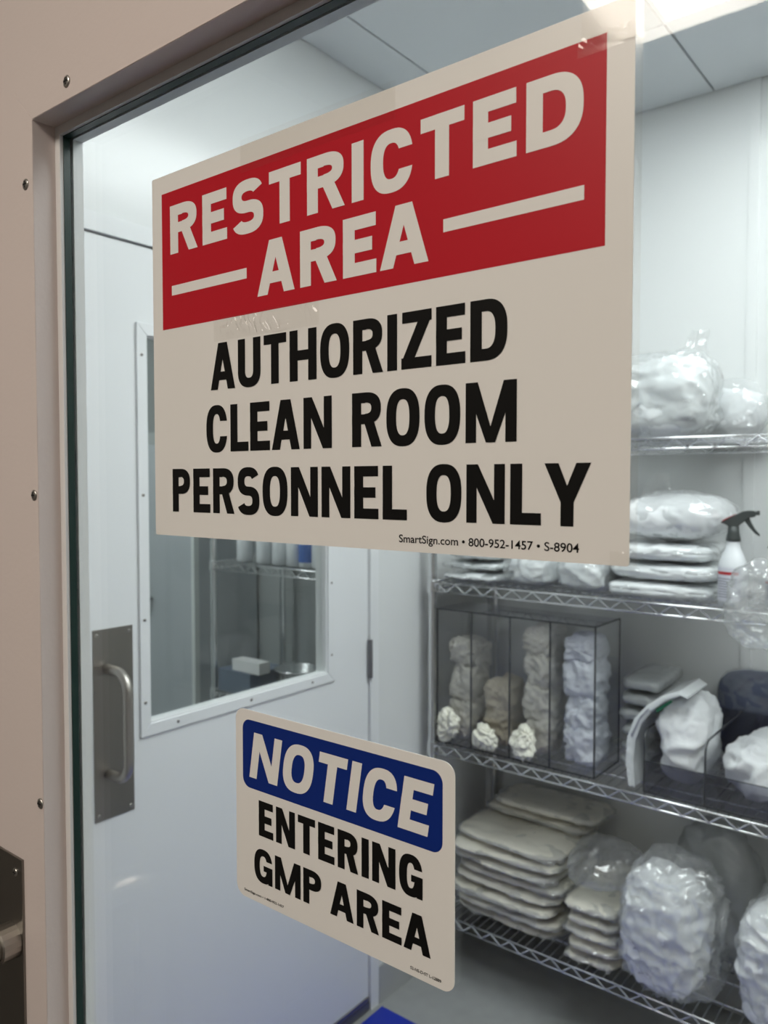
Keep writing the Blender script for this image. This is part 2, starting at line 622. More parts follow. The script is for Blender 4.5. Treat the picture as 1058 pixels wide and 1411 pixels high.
structure(link('floor_corridor', boxes((-1.8, 1.6, -2.1, 0.33, FLOOR - 0.06, FLOOR)), 'corridor_floor'), 'dark corridor floor', 'floor')
structure(link('floor', boxes((-3.8, 1.7, 0.33, 2.6, FLOOR - 0.06, FLOOR)), 'floor'), 'grey speckled vinyl floor', 'floor')

# clean room ceiling: dark grid with separate tiles
ceil = structure(link('ceiling', boxes((XL - 0.08, XR + 0.1, 0.30, YB + 0.1, CEIL + 0.012, CEIL + 0.06)), 'ceiling_grid'),
                 'pale grey tiled clean room ceiling', 'ceiling')
xs = [XL, -1.30, -0.70, -0.09, 0.52, 1.13, XR]
ys = [0.36, 0.78, 2.02, YB]
for i in range(len(xs) - 1):
    for j in range(len(ys) - 1):
        if i in (2, 4) and j == 1:
            continue                      # light panels sit here
        g = 0.003
        link('ceiling_tile', boxes((xs[i] + g, xs[i + 1] - g, ys[j] + g, ys[j + 1] - g, CEIL, CEIL + 0.0118), bev=0.0015),
             'ceiling_tile', ceil)

# clean room walls
DY0, DY1, DZ = 0.868, 1.781, 2.030      # inner door leaf: latch edge, hinge edge, top
structure(link('wall_left', boxes((XL - 0.08, XL, 0.30, DY0 - 0.03, FLOOR, CEIL + 0.012),
                                  (XL - 0.08, XL, DY1 + 0.03, YB + 0.08, FLOOR, CEIL + 0.012),
                                  (XL - 0.08, XL, DY0 - 0.03, DY1 + 0.03, DZ + 0.03, CEIL + 0.012)), 'panel_wall'),
          'glossy white clean room side wall around the inner door', 'wall')
structure(link('wall_back', boxes((XL, XR + 0.08, YB, YB + 0.08, FLOOR, CEIL + 0.012)), 'panel_wall'),
          'pale white back wall behind the wire shelving', 'wall')
structure(link('wall_right', boxes((XR, XR + 0.08, 0.36, YB, FLOOR, CEIL + 0.012)), 'corridor_wall'),
          'grey clean room wall opposite the inner door', 'wall')
structure(link('wall_front', boxes((-1.75, -0.745, 0.30, 0.36, FLOOR, CEIL + 0.012),
                                   (0.185, 1.55, 0.30, 0.36, FLOOR, CEIL + 0.012),
                                   (-0.745, 0.185, 0.30, 0.36, 2.06, CEIL + 0.012)), 'corridor_wall'),
          'wall holding the front door with the signs', 'wall')
structure(link('trim_1', boxes((-0.602, -0.572, YB - 0.006, YB, FLOOR, CEIL), bev=0.002), 'panel_wall'),
          'vertical panel joint strip on the back wall', 'trim')
structure(link('baseboard_left', boxes((XL, XL + 0.008, DY1 + 0.043, YB, FLOOR, FLOOR + 0.115),
                                       (XL, XL + 0.008, 0.36, DY0 - 0.043, FLOOR, FLOOR + 0.115)), 'cove_base'),
          'grey rubber cove base along the side wall', 'baseboard')
structure(link('baseboard_back', boxes((XL + 0.008, XR, YB - 0.008, YB, FLOOR, FLOOR + 0.115)), 'cove_base'),
          'grey rubber cove base along the back wall', 'baseboard')

# corridor on the camera's side
structure(link('wall_corridor_left', boxes((-1.75, -1.67, -2.0, 0.30, FLOOR, CEIL)), 'corridor_wall'), 'beige corridor wall', 'wall')
structure(link('wall_corridor_right', boxes((1.45, 1.53, -2.0, 0.30, FLOOR, CEIL)), 'corridor_wall'), 'beige corridor wall', 'wall')
structure(link('wall_corridor_rear', boxes((-1.75, 1.53, -2.08, -2.0, FLOOR, CEIL)), 'corridor_wall'), 'beige corridor wall facing the door', 'wall')
structure(link('ceiling_corridor', boxes((-1.75, 1.53, -2.08, 0.30, CEIL, CEIL + 0.05)), 'corridor_ceiling'), 'plain corridor ceiling', 'ceiling')

# room behind the inner door
structure(link('wall_backroom_far', boxes((-3.78, XL - 0.08, YB, YB + 0.08, FLOOR, CEIL)), 'backroom_wall'), 'wall of the room behind the inner door, shade put into its grey', 'wall')
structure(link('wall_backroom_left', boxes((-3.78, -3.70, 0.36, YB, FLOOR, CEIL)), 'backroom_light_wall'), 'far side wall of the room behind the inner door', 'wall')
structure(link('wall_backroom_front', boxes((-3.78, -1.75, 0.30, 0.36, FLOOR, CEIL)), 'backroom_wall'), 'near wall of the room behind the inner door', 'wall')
structure(link('ceiling_backroom', boxes((-3.78, XL - 0.08, 0.30, YB + 0.08, CEIL, CEIL + 0.05)), 'backroom_light_wall'), 'ceiling of the room behind the inner door', 'ceiling')

# ------------------------------------------------------------------ ceiling light panels
def ceiling_light(x0, x1, y0, y1, panel, label):
    t = thing('ceiling_light', ((x0 + x1) / 2, (y0 + y1) / 2, CEIL), label, 'ceiling light', 'recessed ceiling light panels')
    f = 0.012
    bm = boxes((x0, x1, y0, y0 + f, CEIL - 0.004, CEIL + 0.010), (x0, x1, y1 - f, y1, CEIL - 0.004, CEIL + 0.010),
               (x0, x0 + f, y0 + f, y1 - f, CEIL - 0.004, CEIL + 0.010), (x1 - f, x1, y0 + f, y1 - f, CEIL - 0.004, CEIL + 0.010))
    link('frame', bm, 'fixture_white', t)
    link('diffuser', boxes((x0 + f, x1 - f, y0 + f, y1 - f, CEIL - 0.002, CEIL + 0.009)), panel, t)

ceiling_light(-0.698, -0.092, 0.783, 2.017, 'panel_clean', 'bright white ceiling light panel inside the clean room, at top right')
ceiling_light(0.523, 1.127, 0.783, 2.017, 'panel_clean', 'added second clean room light panel, unseen at the right, brightening the lower area')  # extra panel added to lift the light near the floor
ceiling_light(-0.83, 0.40, -1.39, -0.78, 'panel_corridor', 'warm corridor ceiling light panel mirrored in the glass')
ceiling_light(-2.9, -2.3, 0.7, 1.3, 'panel_back', 'added unseen ceiling light panel brightening the room behind the inner door')  # unseen panel added to brighten this room

# ------------------------------------------------------------------ door parts
def window_frame(name, parent, mat, plane, u0, u1, z0, z1, flange, d_out, d_in, sgn, mitre=True):
    """four mitred flat bars around a pane. plane 'Y': u is x and depth is y; plane 'X': u is y and depth is x"""
    iu0, iu1, iz0, iz1 = u0 + flange, u1 - flange, z0 + flange, z1 - flange
    g = 0.00025
    quads = [[(u0, z0), (iu0, iz0), (iu0, iz1), (u0, z1)], [(u1, z0), (u1, z1), (iu1, iz1), (iu1, iz0)],
             [(u0, z1), (iu0, iz1), (iu1, iz1), (u1, z1)], [(u0, z0), (u1, z0), (iu1, iz0), (iu0, iz0)]]
    out = []
    for q in quads:
        cu = sum(p[0] for p in q) / 4
        cz = sum(p[1] for p in q) / 4
        bm = bmesh.new()
        fa, fb = [], []
        for (a, z) in q:
            du = math.copysign(g, cu - a) if abs(cu - a) > 1e-6 else 0
            dz = math.copysign(g, cz - z) if abs(cz - z) > 1e-6 else 0
            a2, z2 = a + du, z + dz
            fa.append(bm.verts.new((a2, d_out, z2) if plane == 'Y' else (d_out, a2, z2)))
            fb.append(bm.verts.new((a2, d_in, z2) if plane == 'Y' else (d_in, a2, z2)))
        bm.faces.new(fa)
        bm.faces.new(fb[::-1])
        for k in range(4):
            bm.faces.new((fa[k], fb[k], fb[(k + 1) % 4], fa[(k + 1) % 4]))
        bmesh.ops.recalc_face_normals(bm, faces=bm.faces)
        bmesh.ops.bevel(bm, geom=list(bm.edges), offset=min(0.0006, abs(d_out - d_in) * 0.35), segments=1, affect='EDGES')
        out.append(link(name, bm, mat, parent))
    return out

def screw(parent, p, axis, r=0.0042):
    """round countersunk screw with a cross slot; axis 'Y' faces -y, axis 'X' faces +x"""
    bm = bmesh.new()
    prof = [(r, 0.0), (r, -0.0006), (r * .75, -0.0011), (r * .35, -0.0013)]
    if axis == 'X':
        prof = [(a, -b) for a, b in prof]
    lathe(bm, prof, p, n=16, axis=axis)
    s = link('screw', bm, 'screw', parent, smooth=True)
    w, l = r * .17, r * .6
    if axis == 'Y':
        b2 = boxes((p[0] - l, p[0] + l, p[1] - 0.00145, p[1] - 0.0009, p[2] - w, p[2] + w),
                   (p[0] - w, p[0] + w, p[1] - 0.00145, p[1] - 0.0009, p[2] - l, p[2] + l))
    else:
        b2 = boxes((p[0] + 0.0009, p[0] + 0.00145, p[1] - l, p[1] + l, p[2] - w, p[2] + w),
                   (p[0] + 0.0009, p[0] + 0.00145, p[1] - w, p[1] + w, p[2] - l, p[2] + l))
    link('slot', b2, 'slot', s)
    return s

def arc(c, r, a0, a1, n):
    return [(c[0] + r * math.cos(math.radians(a0 + (a1 - a0) * k / n)), c[1] + r * math.sin(math.radians(a0 + (a1 - a0) * k / n)))
            for k in range(n + 1)]

# ---- front door (the signs hang on its glass)
d1 = structure(thing('door_1', (-0.28, YD, FLOOR), 'white painted front door with the big signed window', 'door'))
OX0, OX1, OZ0, OZ1 = -0.5905, -0.012, 0.985, 1.8055      # window opening in the leaf
link('door_leaf', boxes((-0.735, OX0, YD, YD1, FLOOR + 0.008, 2.045), (OX1, 0.175, YD, YD1, FLOOR + 0.008, 2.045),
                        (OX0, OX1, YD, YD1, OZ1, 2.045), (OX0, OX1, YD, YD1, FLOOR + 0.008, OZ0)), 'door_paint', d1)
fl = 0.028
wf = window_frame('window_trim', d1, 'door_paint', 'Y', OX0 - fl, OX1 + fl, OZ0 - fl, OZ1 + fl, fl, YD - 0.0004, YD, 1)
LX0, LX1, LZ0, LZ1 = -0.5836, -0.019, 0.992, 1.7985     # glass lips
# stepped stop: recess face and lip, then dark glazing gasket, then the rear stop
link('glazing_stop', boxes((OX0, LX0, 0.335, YG0, OZ0, OZ1), (LX1, OX1, 0.335, YG0, OZ0, OZ1),
                           (LX0, LX1, 0.335, YG0, LZ1, OZ1), (LX0, LX1, 0.335, YG0, OZ0, LZ0)), 'frame_paint', d1)
gk = 0.0006
link('gasket', boxes((LX0, LX0 + gk, 0.3378, YG0, LZ0, LZ1), (LX1 - gk, LX1, 0.3378, YG0, LZ0, LZ1),
                     (LX0 + gk, LX1 - gk, 0.3378, YG0, LZ1 - gk, LZ1), (LX0 + gk, LX1 - gk, 0.3378, YG0, LZ0, LZ0 + gk)), 'gasket', d1)
link('glazing_stop', boxes((OX0, LX0, YG1, YD1, OZ0, OZ1), (LX1, OX1, YG1, YD1, OZ0, OZ1),
                           (LX0, LX1, YG1, YD1, LZ1, OZ1), (LX0, LX1, YG1, YD1, OZ0, LZ0)), 'inner_door_paint', d1)
link('glass_pane', boxes((OX0 + 0.001, OX1 - 0.001, YG0, YG1, OZ0 + 0.001, OZ1 - 0.001)), 'glass', d1)
for sx, sz in ((-0.6010, 1.759), (-0.5962, 1.519), (-0.5950, 1.275), (-0.599, 1.03)):
    screw(wf[0], (sx, YD - 0.0004, sz), 'Y')
for sx in (-0.5405, -0.30, -0.06):
    screw(wf[2], (sx, YD - 0.0004, 1.8185), 'Y')
PX1 = -0.6235
pl = link('pull_plate', boxes((PX1 - 0.089, PX1, YD - 0.0022, YD, 0.84, 1.221), bev=0.0006), 'steel', d1)
for sx, sz in ((PX1 - 0.010, 1.2085), (PX1 - 0.079, 1.2085), (PX1 - 0.010, 0.852), (PX1 - 0.079, 0.852)):
    screw(pl, (sx, YD - 0.0022, sz), 'Y', 0.0034)
bm = bmesh.new()
hx, hy, zt, zb_, rr = PX1 - 0.016, YD - 0.0022, 1.150, 0.93, 0.030
prof = [(hy, zt), (hy - 0.036, zt)] + [(y, z) for y, z in arc((hy - 0.042, zt - rr), rr, 90, 180, 6)] + \
       [(y, z) for y, z in arc((hy - 0.042, zb_ + rr), rr, 180, 270, 6)] + [(hy - 0.036, zb_), (hy, zb_)]
tube(bm, [(hx, y, z) for y, z in prof], 0.0125, 16)
hd = link('pull_handle', bm, 'steel_tube', d1, smooth=True)
bm = bmesh.new()
lathe(bm, [(0.0145, 0), (0.0145, -0.014), (0.0132, -0.015)], (hx, hy, zt), 20, 'Y')
link('collar', bm, 'steel_tube', hd, smooth=False)

# ---- inner door, in the left wall
d2 = structure(thing('door_2', (XL, (DY0 + DY1) / 2, FLOOR), 'white inner door with a window and a steel pull', 'door'))
XF = XL - 0.002
w0, w1, wz0, wz1 = 1.003, 1.630, 0.975, 1.868
ff = 0.024
link('door_leaf', boxes((XF - 0.044, XF, DY0, w0 + ff, FLOOR + 0.03, DZ), (XF - 0.044, XF, w1 - ff, DY1, FLOOR + 0.03, DZ),
                        (XF - 0.044, XF, w0 + ff, w1 - ff, wz1 - ff, DZ), (XF - 0.044, XF, w0 + ff, w1 - ff, FLOOR + 0.03, wz0 + ff)),
     'inner_door_paint', d2)
wf2 = window_frame('window_trim', d2, 'inner_door_paint', 'X', w0, w1, wz0, wz1, ff + 0.002, XF + 0.006, XF, 1)
wf3 = window_frame('glazing_bead', d2, 'inner_door_paint', 'X', w0 + ff, w1 - ff, wz0 + ff, wz1 - ff, 0.006, XF, XF - 0.016, 1)
link('glass_pane', boxes((XF - 0.024, XF - 0.018, w0 + ff - 0.001 + 0.002, w1 - ff - 0.001, wz0 + ff + 0.001, wz1 - ff - 0.001)), 'glass', d2)
for yy, zz, k in ((w0 + 0.012, 1.80, 0), (w0 + 0.012, 1.50, 0), (w0 + 0.012, 1.23, 0), (w0 + 0.012, 1.05, 0)):
    screw(wf2[k], (XF + 0.006, yy, zz), 'X', 0.004)
for yy in (1.10, 1.32, 1.54):
    screw(wf2[3], (XF + 0.006, yy, wz0 + 0.014), 'X', 0.004)
for zz in (1.05, 1.25, 1.5, 1.78):
    screw(wf2[1], (XF + 0.006, w1 - 0.013, zz), 'X', 0.004)
pl2 = link('pull_plate', boxes((XF, XF + 0.0022, 0.893, 0.987, 0.824, 1.224), bev=0.0006), 'steel', d2)
for yy, zz in ((0.978, 1.213), (0.902, 1.213), (0.978, 0.836), (0.902, 0.836)):
    screw(pl2, (XF + 0.0022, yy, zz), 'X', 0.0035)
bm = bmesh.new()
hx0, yh, zt, zb_, rr = XF + 0.0022, 0.926, 1.140, 0.918, 0.042
prof = [(hx0, zt), (hx0 + 0.022, zt)] + arc((hx0 + 0.030, zt - rr), rr, 90, 0, 10) + arc((hx0 + 0.030, zb_ + rr), rr, 0, -90, 10) + \
       [(hx0 + 0.022, zb_), (hx0, zb_)]
tube(bm, [(x, yh, z) for x, z in prof], 0.0108, 14)
link('pull_handle', bm, 'steel_tube', d2, smooth=True)
for hz in (0.25, 1.01, 1.78):
    bm = bmesh.new()
    lathe(bm, [(0.0075, -0.056), (0.0075, 0.056)], (XL + 0.0065, DY1 + 0.001, hz), 14, 'Z')
    link('hinge', bm, 'hinge', d2)
link('sweep_shadow', boxes((XF, XF + 0.006, DY0, DY1, FLOOR + 0.006, FLOOR + 0.030)), 'hinge', d2)  # dark strip standing in for the black shadow under the leaf
link('kick_strip', boxes((XF, XF + 0.004, DY0, DY1, FLOOR + 0.031, FLOOR + 0.044)), 'steel_tube', d2)
structure(link('trim_2', boxes((XL - 0.075, XL + 0.006, DY1 + 0.004, DY1 + 0.042, FLOOR, DZ + 0.042),
                               (XL - 0.075, XL + 0.006, DY0 - 0.042, DY0 - 0.004, FLOOR, DZ + 0.042),
                               (XL - 0.075, XL + 0.006, DY0 - 0.004, DY1 + 0.004, DZ + 0.004, DZ + 0.042)), 'inner_door_paint'),
          'white frame around the inner door', 'door frame')

# ------------------------------------------------------------------ signs on the glass
SG = 0.3430
s1 = thing('restricted_area_sign', (-0.304, SG, 1.492), 'large white sign with red RESTRICTED AREA header above black clean room wording', 'sign')
link('sign_panel', prism_xz(bmesh.new(), round_rect(-0.4775, -0.1312, 1.492, 1.7412, 0.0012, 3), SG, YG0), 'sign_white', s1)
flat_shape([(-0.4665, 1.6354), (-0.1440, 1.6354), (-0.1440, 1.7288), (-0.4665, 1.7288)], SG - 0.00008, 'sign_red', 'red_header', s1)
Y1 = SG - 0.00016
letter_line('RESTRICTED', -0.4572, -0.1547, 1.6860, 0.0327, 0.265, Y1, 'sign_white', 'lettering', s1, gap=0.155)
letter_line('AREA', -0.3702, -0.2402, 1.6449, 0.0330, 0.265, Y1, 'sign_white', 'lettering', s1, gap=0.14)
for x0, x1 in ((-0.4560, -0.3800), (-0.2310, -0.1541)):
    flat_shape([(x0, 1.6579), (x1, 1.6579), (x1, 1.6645), (x0, 1.6645)], Y1, 'sign_white', 'dash', s1)
letter_line('AUTHORIZED', -0.4156, -0.1932, 1.5900, 0.0303, 0.222, Y1, 'sign_black', 'lettering', s1, gap=0.095)
letter_line('CLEAN ROOM', -0.4205, -0.1878, 1.5493, 0.0303, 0.222, Y1, 'sign_black', 'lettering', s1, gap=0.105, space=0.30)
letter_line('PERSONNEL ONLY', -0.4573, -0.1494, 1.5089, 0.0296, 0.222, Y1, 'sign_black', 'lettering', s1, gap=0.10, space=0.23)
small_text('SmartSign.com \u2022 800-952-1457 \u2022 S-8904', -0.2594, -0.1549, 1.4969, 0.0043, Y1, 'sign_black', 'small_print', s1, bold=0.012)
def tape(pts, mat, parent, name='tape_strip', bump=0.0, seed=1):
    """clear tape pressed over an edge: a thin sheet lying just proud of the sign"""
    x0, x1, z0, z1 = pts
    bm = bmesh.new()
    nx, nz = (170, 60) if bump else (4, 4)
    g = [[None] * (nz + 1) for _ in range(nx + 1)]
    for i in range(nx + 1):
        for j in range(nz + 1):
            x, z = x0 + (x1 - x0) * i / nx, z0 + (z1 - z0) * j / nz
            e = min(i, nx - i) / nx * min(j, nz - j) / nz * 16
            k = max(0.0, noise.noise(Vector((x * 45, seed * 3.1, z * 90))) * 1.5 + 0.35)
            u, v = x * 0.9 + z * 0.44, z * 0.9 - x * 0.44
            m = noise.noise(Vector((u * 170, seed, v * 75)))
            b = bump * min(1, e) * k * (0.5 + 0.5 * math.cos(9 * m)) if bump else 0
            g[i][j] = bm.verts.new((x, SG - 0.0003 - b, z))
    for i in range(nx):
        for j in range(nz):
            f = bm.faces.new((g[i][j], g[i + 1][j], g[i + 1][j + 1], g[i][j + 1]))
    bmesh.ops.recalc_face_normals(bm, faces=bm.faces)
    return link(name, bm, mat, parent, smooth=True)
tape((-0.385, -0.262, 1.724, 1.7445), 'tape', s1)
tape((-0.156, -0.1275, 1.723, 1.7445), 'tape', s1)
tape((-0.158, -0.1275, 1.7215, 1.7300), 'tape_wrinkled', s1, bump=0.0030, seed=3)
tape((-0.1400, -0.1285, 1.4905, 1.4985), 'tape_wrinkled', s1, bump=0.0010, seed=5)
tape((-0.4782, -0.4715, 1.4905, 1.4955), 'tape_wrinkled', s1, bump=0.0010, seed=6)
tape((-0.412, -0.318, 1.6215, 1.6365), 'tape_wrinkled', s1, bump=0.0034, seed=8)
link('clear_margin', boxes((-0.1312, -0.1278, SG + 0.0001, YG0, 1.492, 1.7412)), 'tape', s1)

s2 = thing('notice_sign', (-0.308, SG, 1.258), 'smaller white sign with blue NOTICE header above ENTERING GMP AREA', 'sign')
link('sign_panel', prism_xz(bmesh.new(), round_rect(-0.3935, -0.2226, 1.2585, 1.3826, 0.0075, 8), SG, YG0), 'sign_white', s2)
flat_shape(round_rect(-0.3868, -0.2304, 1.3318, 1.3763, 0.0065, 8), SG - 0.00008, 'sign_blue', 'blue_header', s2)
letter_line('NOTICE', -0.3806, -0.2353, 1.3390, 0.0298, 0.245, Y1, 'sign_white', 'lettering', s2, gap=0.11, slant=0.16)
letter_line('ENTERING', -0.3719, -0.2432, 1.3030, 0.0228, 0.235, Y1, 'sign_black', 'lettering', s2, gap=0.11)
letter_line('GMP AREA', -0.3764, -0.2378, 1.2728, 0.0214, 0.235, Y1, 'sign_black', 'lettering', s2, gap=0.11, space=0.10)
small_text('SmartSign.com \u2022 1-800-952-1457', -0.3862, -0.3496, 1.2626, 0.0016, Y1, 'sign_black', 'small_print', s2, bold=0.02)
small_text('S2-NS-D-ST L-12889', -0.2514, -0.2310, 1.2622, 0.0017, Y1, 'sign_black', 'small_print', s2, bold=0.02)

# ------------------------------------------------------------------ blue mat in front of the inner door
tag(rebase(link('floor_mat', boxes((XL + 0.022, -0.42, 0.80, 1.818, FLOOR, FLOOR + 0.004), bev=0.001), 'mat_blue'), (-0.94, 1.31, FLOOR)),
    'deep blue tacky mat lying in front of the inner door', 'mat')

# ------------------------------------------------------------------ wire shelving
def wire_rack(x0, x1, y0, y1, zs, ztop, label, group='chrome wire racks'):
    t = thing('wire_rack', ((x0 + x1) / 2, (y0 + y1) / 2, FLOOR), label, 'shelving', group)
    pr = 0.0125
    for px in (x0 + pr, x1 - pr):
        for py in (y0 + pr, y1 - pr):
            bm = bmesh.new()
            lathe(bm, [(0.016, 0.0), (0.016, 0.012), (0.008, 0.014), (0.008, 0.03), (pr, 0.032), (pr, ztop - FLOOR - 0.008),
                       (pr * 0.8, ztop - FLOOR)], (px, py, FLOOR), 14)
            link('post', bm, 'chrome', t, smooth=False)
    for z in zs:
        bm = bmesh.new()
        lo = z - 0.030
        a0, a1, b0, b1 = x0 + 0.004, x1 - 0.004, y0 + 0.004, y1 - 0.004
        for zz in (z - 0.003, lo):
            tube(bm, [(a0, b0, zz), (a1, b0, zz)], 0.0028, 6)
            tube(bm, [(a0, b1, zz), (a1, b1, zz)], 0.0028, 6)
            tube(bm, [(a0, b0, zz), (a0, b1, zz)], 0.0028, 6)
            tube(bm, [(a1, b0, zz), (a1, b1, zz)], 0.0028, 6)
        step = 0.033
        for (p, q) in (((a0, b0), (a1, b0)), ((a0, b1), (a1, b1)), ((a0, b0), (a0, b1)), ((a1, b0), (a1, b1))):
            ln = math.hypot(q[0] - p[0], q[1] - p[1])
            n = max(2, int(round(ln / step)))
            pts = []
            for k in range(n + 1):
                f = k / n
                pts.append((p[0] + (q[0] - p[0]) * f, p[1] + (q[1] - p[1]) * f, (z - 0.004) if k % 2 else lo))
            tube(bm, pts, 0.0030, 5)
        rim = link('shelf', bm, 'chrome', t, smooth=True)
        bm = bmesh.new()
        n = int((a1 - a0) / 0.026)
        for k in range(1, n):
            x = a0 + (a1 - a0) * k / n
            tube(bm, [(x, b0, z - 0.0022), (x, b1, z - 0.0022)], 0.0020, 5, caps=False)
        for f in (0.25, 0.5, 0.75):
            y = b0 + (b1 - b0) * f
            tube(bm, [(a0, y, z - 0.0075), (a1, y, z - 0.0075)], 0.0030, 5, caps=False)
        link('deck_wires', bm, 'chrome', rim, smooth=True)
        for px in (x0 + pr, x1 - pr):
            for py in (y0 + pr, y1 - pr):
                bm = bmesh.new()
                lathe(bm, [(pr + 0.002, -0.036), (pr + 0.0055, -0.034), (pr + 0.0045, 0.002), (pr + 0.001, 0.004)], (px, py, z), 14)
                link('corner_collar', bm, 'chrome', rim)
    return t

Z1, Z2, Z3, Z4 = 1.643, 1.217, 0.707, 0.172
RX0, RX1, RY0, RY1 = -1.422, -0.20, 2.026, 2.44
wire_rack(RX0, RX1, RY0, RY1, (Z1, Z2, Z3, Z4), 1.72, 'large chrome wire rack full of bagged clean room wear by the back wall')

WRAP = ((0.022, 0.018, 0.0), dict(add=True, amp=0.034, amp2=0.014, freq2=24, calm=0.55, pz=3.0, n=28))

def pack(name, c, size, seed, mat, label, cat='packet', group=None, rot=0.0, film=None, **kw):
    """one soft packet as a thing of a single mesh, or contents plus film when film is given"""
    kw.setdefault('p', 4.0)
    kw.setdefault('n', 22)
    bm = lump(bmesh.new(), (0, 0, 0), size, seed, **kw)
    if film is None:
        o = link(name, bm, mat, None, smooth=True)
        o.location = c
        o.rotation_euler = (0, 0, rot)
        return tag(o, label, cat, group)
    t = thing(name, c, label, cat, group)
    t.rotation_euler = (0, 0, rot)
    o = link('contents', bm, mat, None, smooth=True)
    o.parent = t
    fs, fkw = film
    fk = dict(kw)
    fk.update(fkw)
    fm = fk.pop('mat', 'film')
    if fk.pop('add', False):         # wrapper slightly larger than its contents
        fs = tuple(a + b for a, b in zip(size, fs))
    o = link('film', lump(bmesh.new(), (0, 0, 0), fs, seed + 0.37, **fk), fm, None, smooth=True)
    o.parent = t
    return t

def film_tail(parent, base, tip, w0, w1, seed, mat='film', n=14):
    """twisted free end of a plastic bag rising from it"""
    bm = bmesh.new()
    b, t = Vector(base), Vector(tip)
    rows = []
    for i in range(n + 1):
        f = i / n
        c = b.lerp(t, f)
        w = w0 + (w1 - w0) * f
        row = []
        for j in range(9):
            s = j / 8 - 0.5
            d = 0.018 * noise.noise(Vector((s * 4 + seed, f * 3, seed))) + 0.012 * math.sin(s * 14 + f * 3 + seed)
            row.append(bm.verts.new((c.x + s * w, c.y + d, c.z + 0.012 * noise.noise(Vector((s * 5, seed, f * 4))))))
        rows.append(row)
    for r0, r1 in zip(rows, rows[1:]):
        for j in range(8):
            bm.faces.new((r0[j], r0[j + 1], r1[j + 1], r1[j]))
    return link('bag_end', bm, mat, parent, smooth=True)

# ---- top shelf
t = pack('plastic_bag', (-0.785, 2.185, Z1), (0.365, 0.24, 0.222), 1, 'white_pack',
         'white filled plastic bag on the top shelf beside the large sign', 'bag', 'bags on the wire rack',
         film=((0.385, 0.26, 0.236), dict(amp=0.020, freq=10, n=34, amp2=0.008)), amp=0.016, freq=12, p=5, pz=4, n=30)
film_tail(t, (-0.68, 2.19, Z1 + 0.20), (-0.65, 2.20, Z1 + 0.290), 0.10, 0.045, 2, 'film')
pack('plastic_bag', (-0.61, 2.370, Z1), (0.17, 0.10, 0.150), 3, 'white_wear',
     'small hazy translucent bag behind the white bag on the top shelf', 'bag', 'bags on the wire rack',
     film=((0.19, 0.12, 0.175), dict(n=18, amp=0.012)), amp=0.010, p=2.3)

# ---- second shelf
for k, (x, y, w, d, h) in enumerate(((-1.292, 2.19, 0.235, 0.29, 0.034), (-1.285, 2.20, 0.215, 0.27, 0.034), (-1.295, 2.195, 0.19, 0.25, 0.030))):
    pack('garment_packet', (x, y, Z2 + sum((0.034, 0.034, 0.030)[:k])), (w, d, h), 10 + k, 'white_pack',
         ('lowest', 'middle', 'topmost')[k] + ' flat white packet at the left end of the second shelf', 'packet', 'flat packets at the left of the second shelf',
         rot=(0.02, -0.05, 0.06)[k], amp=0.020, freq=11, amp2=0.007, freq2=32, p=5, pz=3.2, flat=False, calm=0.6, film=WRAP)
for k, (x, y, w, d, h, lab) in enumerate(((-1.095, 2.175, 0.165, 0.27, 0.115, 'puffy white bag next to the flat packets on the second shelf'),
                                     (-0.930, 2.165, 0.160, 0.26, 0.120, 'puffy white bag in the middle of the second shelf, under the sign edge'))):
    pack('plastic_bag', (x, y, Z2), (w, d, h), 20 + k, 'white_pack', lab, 'bag', 'bags on the wire rack',
         film=((w + 0.006, d + 0.03, h + 0.012), dict(n=26, amp=0.018)), amp=0.016, freq=15, p=3.2, n=24)
for k in range(3):
    pack('garment_packet', (-0.715 + (0.0, 0.012, -0.006)[k], 2.175, Z2 + 0.050 * k), (0.292 - 0.006 * k, 0.275, 0.052), 30 + k, 'white_pack',
         ('bottom', 'second', 'third')[k] + ' thick white packet of the stack behind the spray bottle', 'packet', 'thick packets behind the spray bottle',
         rot=(0.05, -0.07, 0.03)[k], amp=0.016, freq=11, amp2=0.006, freq2=32, p=6, pz=4, flat=False, n=24, calm=0.75, film=WRAP)
t = pack('plastic_bag', (-0.700, 2.180, Z2 + 0.1525), (0.285, 0.255, 0.128), 34, 'white_wear',
         'domed white bag on top of the packets behind the spray bottle', 'bag', 'bags on the wire rack',
         film=((0.298, 0.268, 0.138), dict(n=30, amp=0.014)), amp=0.012, freq=12, p=3.2, pz=2.3, n=26)
film_tail(t, (-0.765, 2.20, Z2 + 0.25), (-0.76, 2.21, Z2 + 0.335), 0.09, 0.05, 5, 'film_clear')

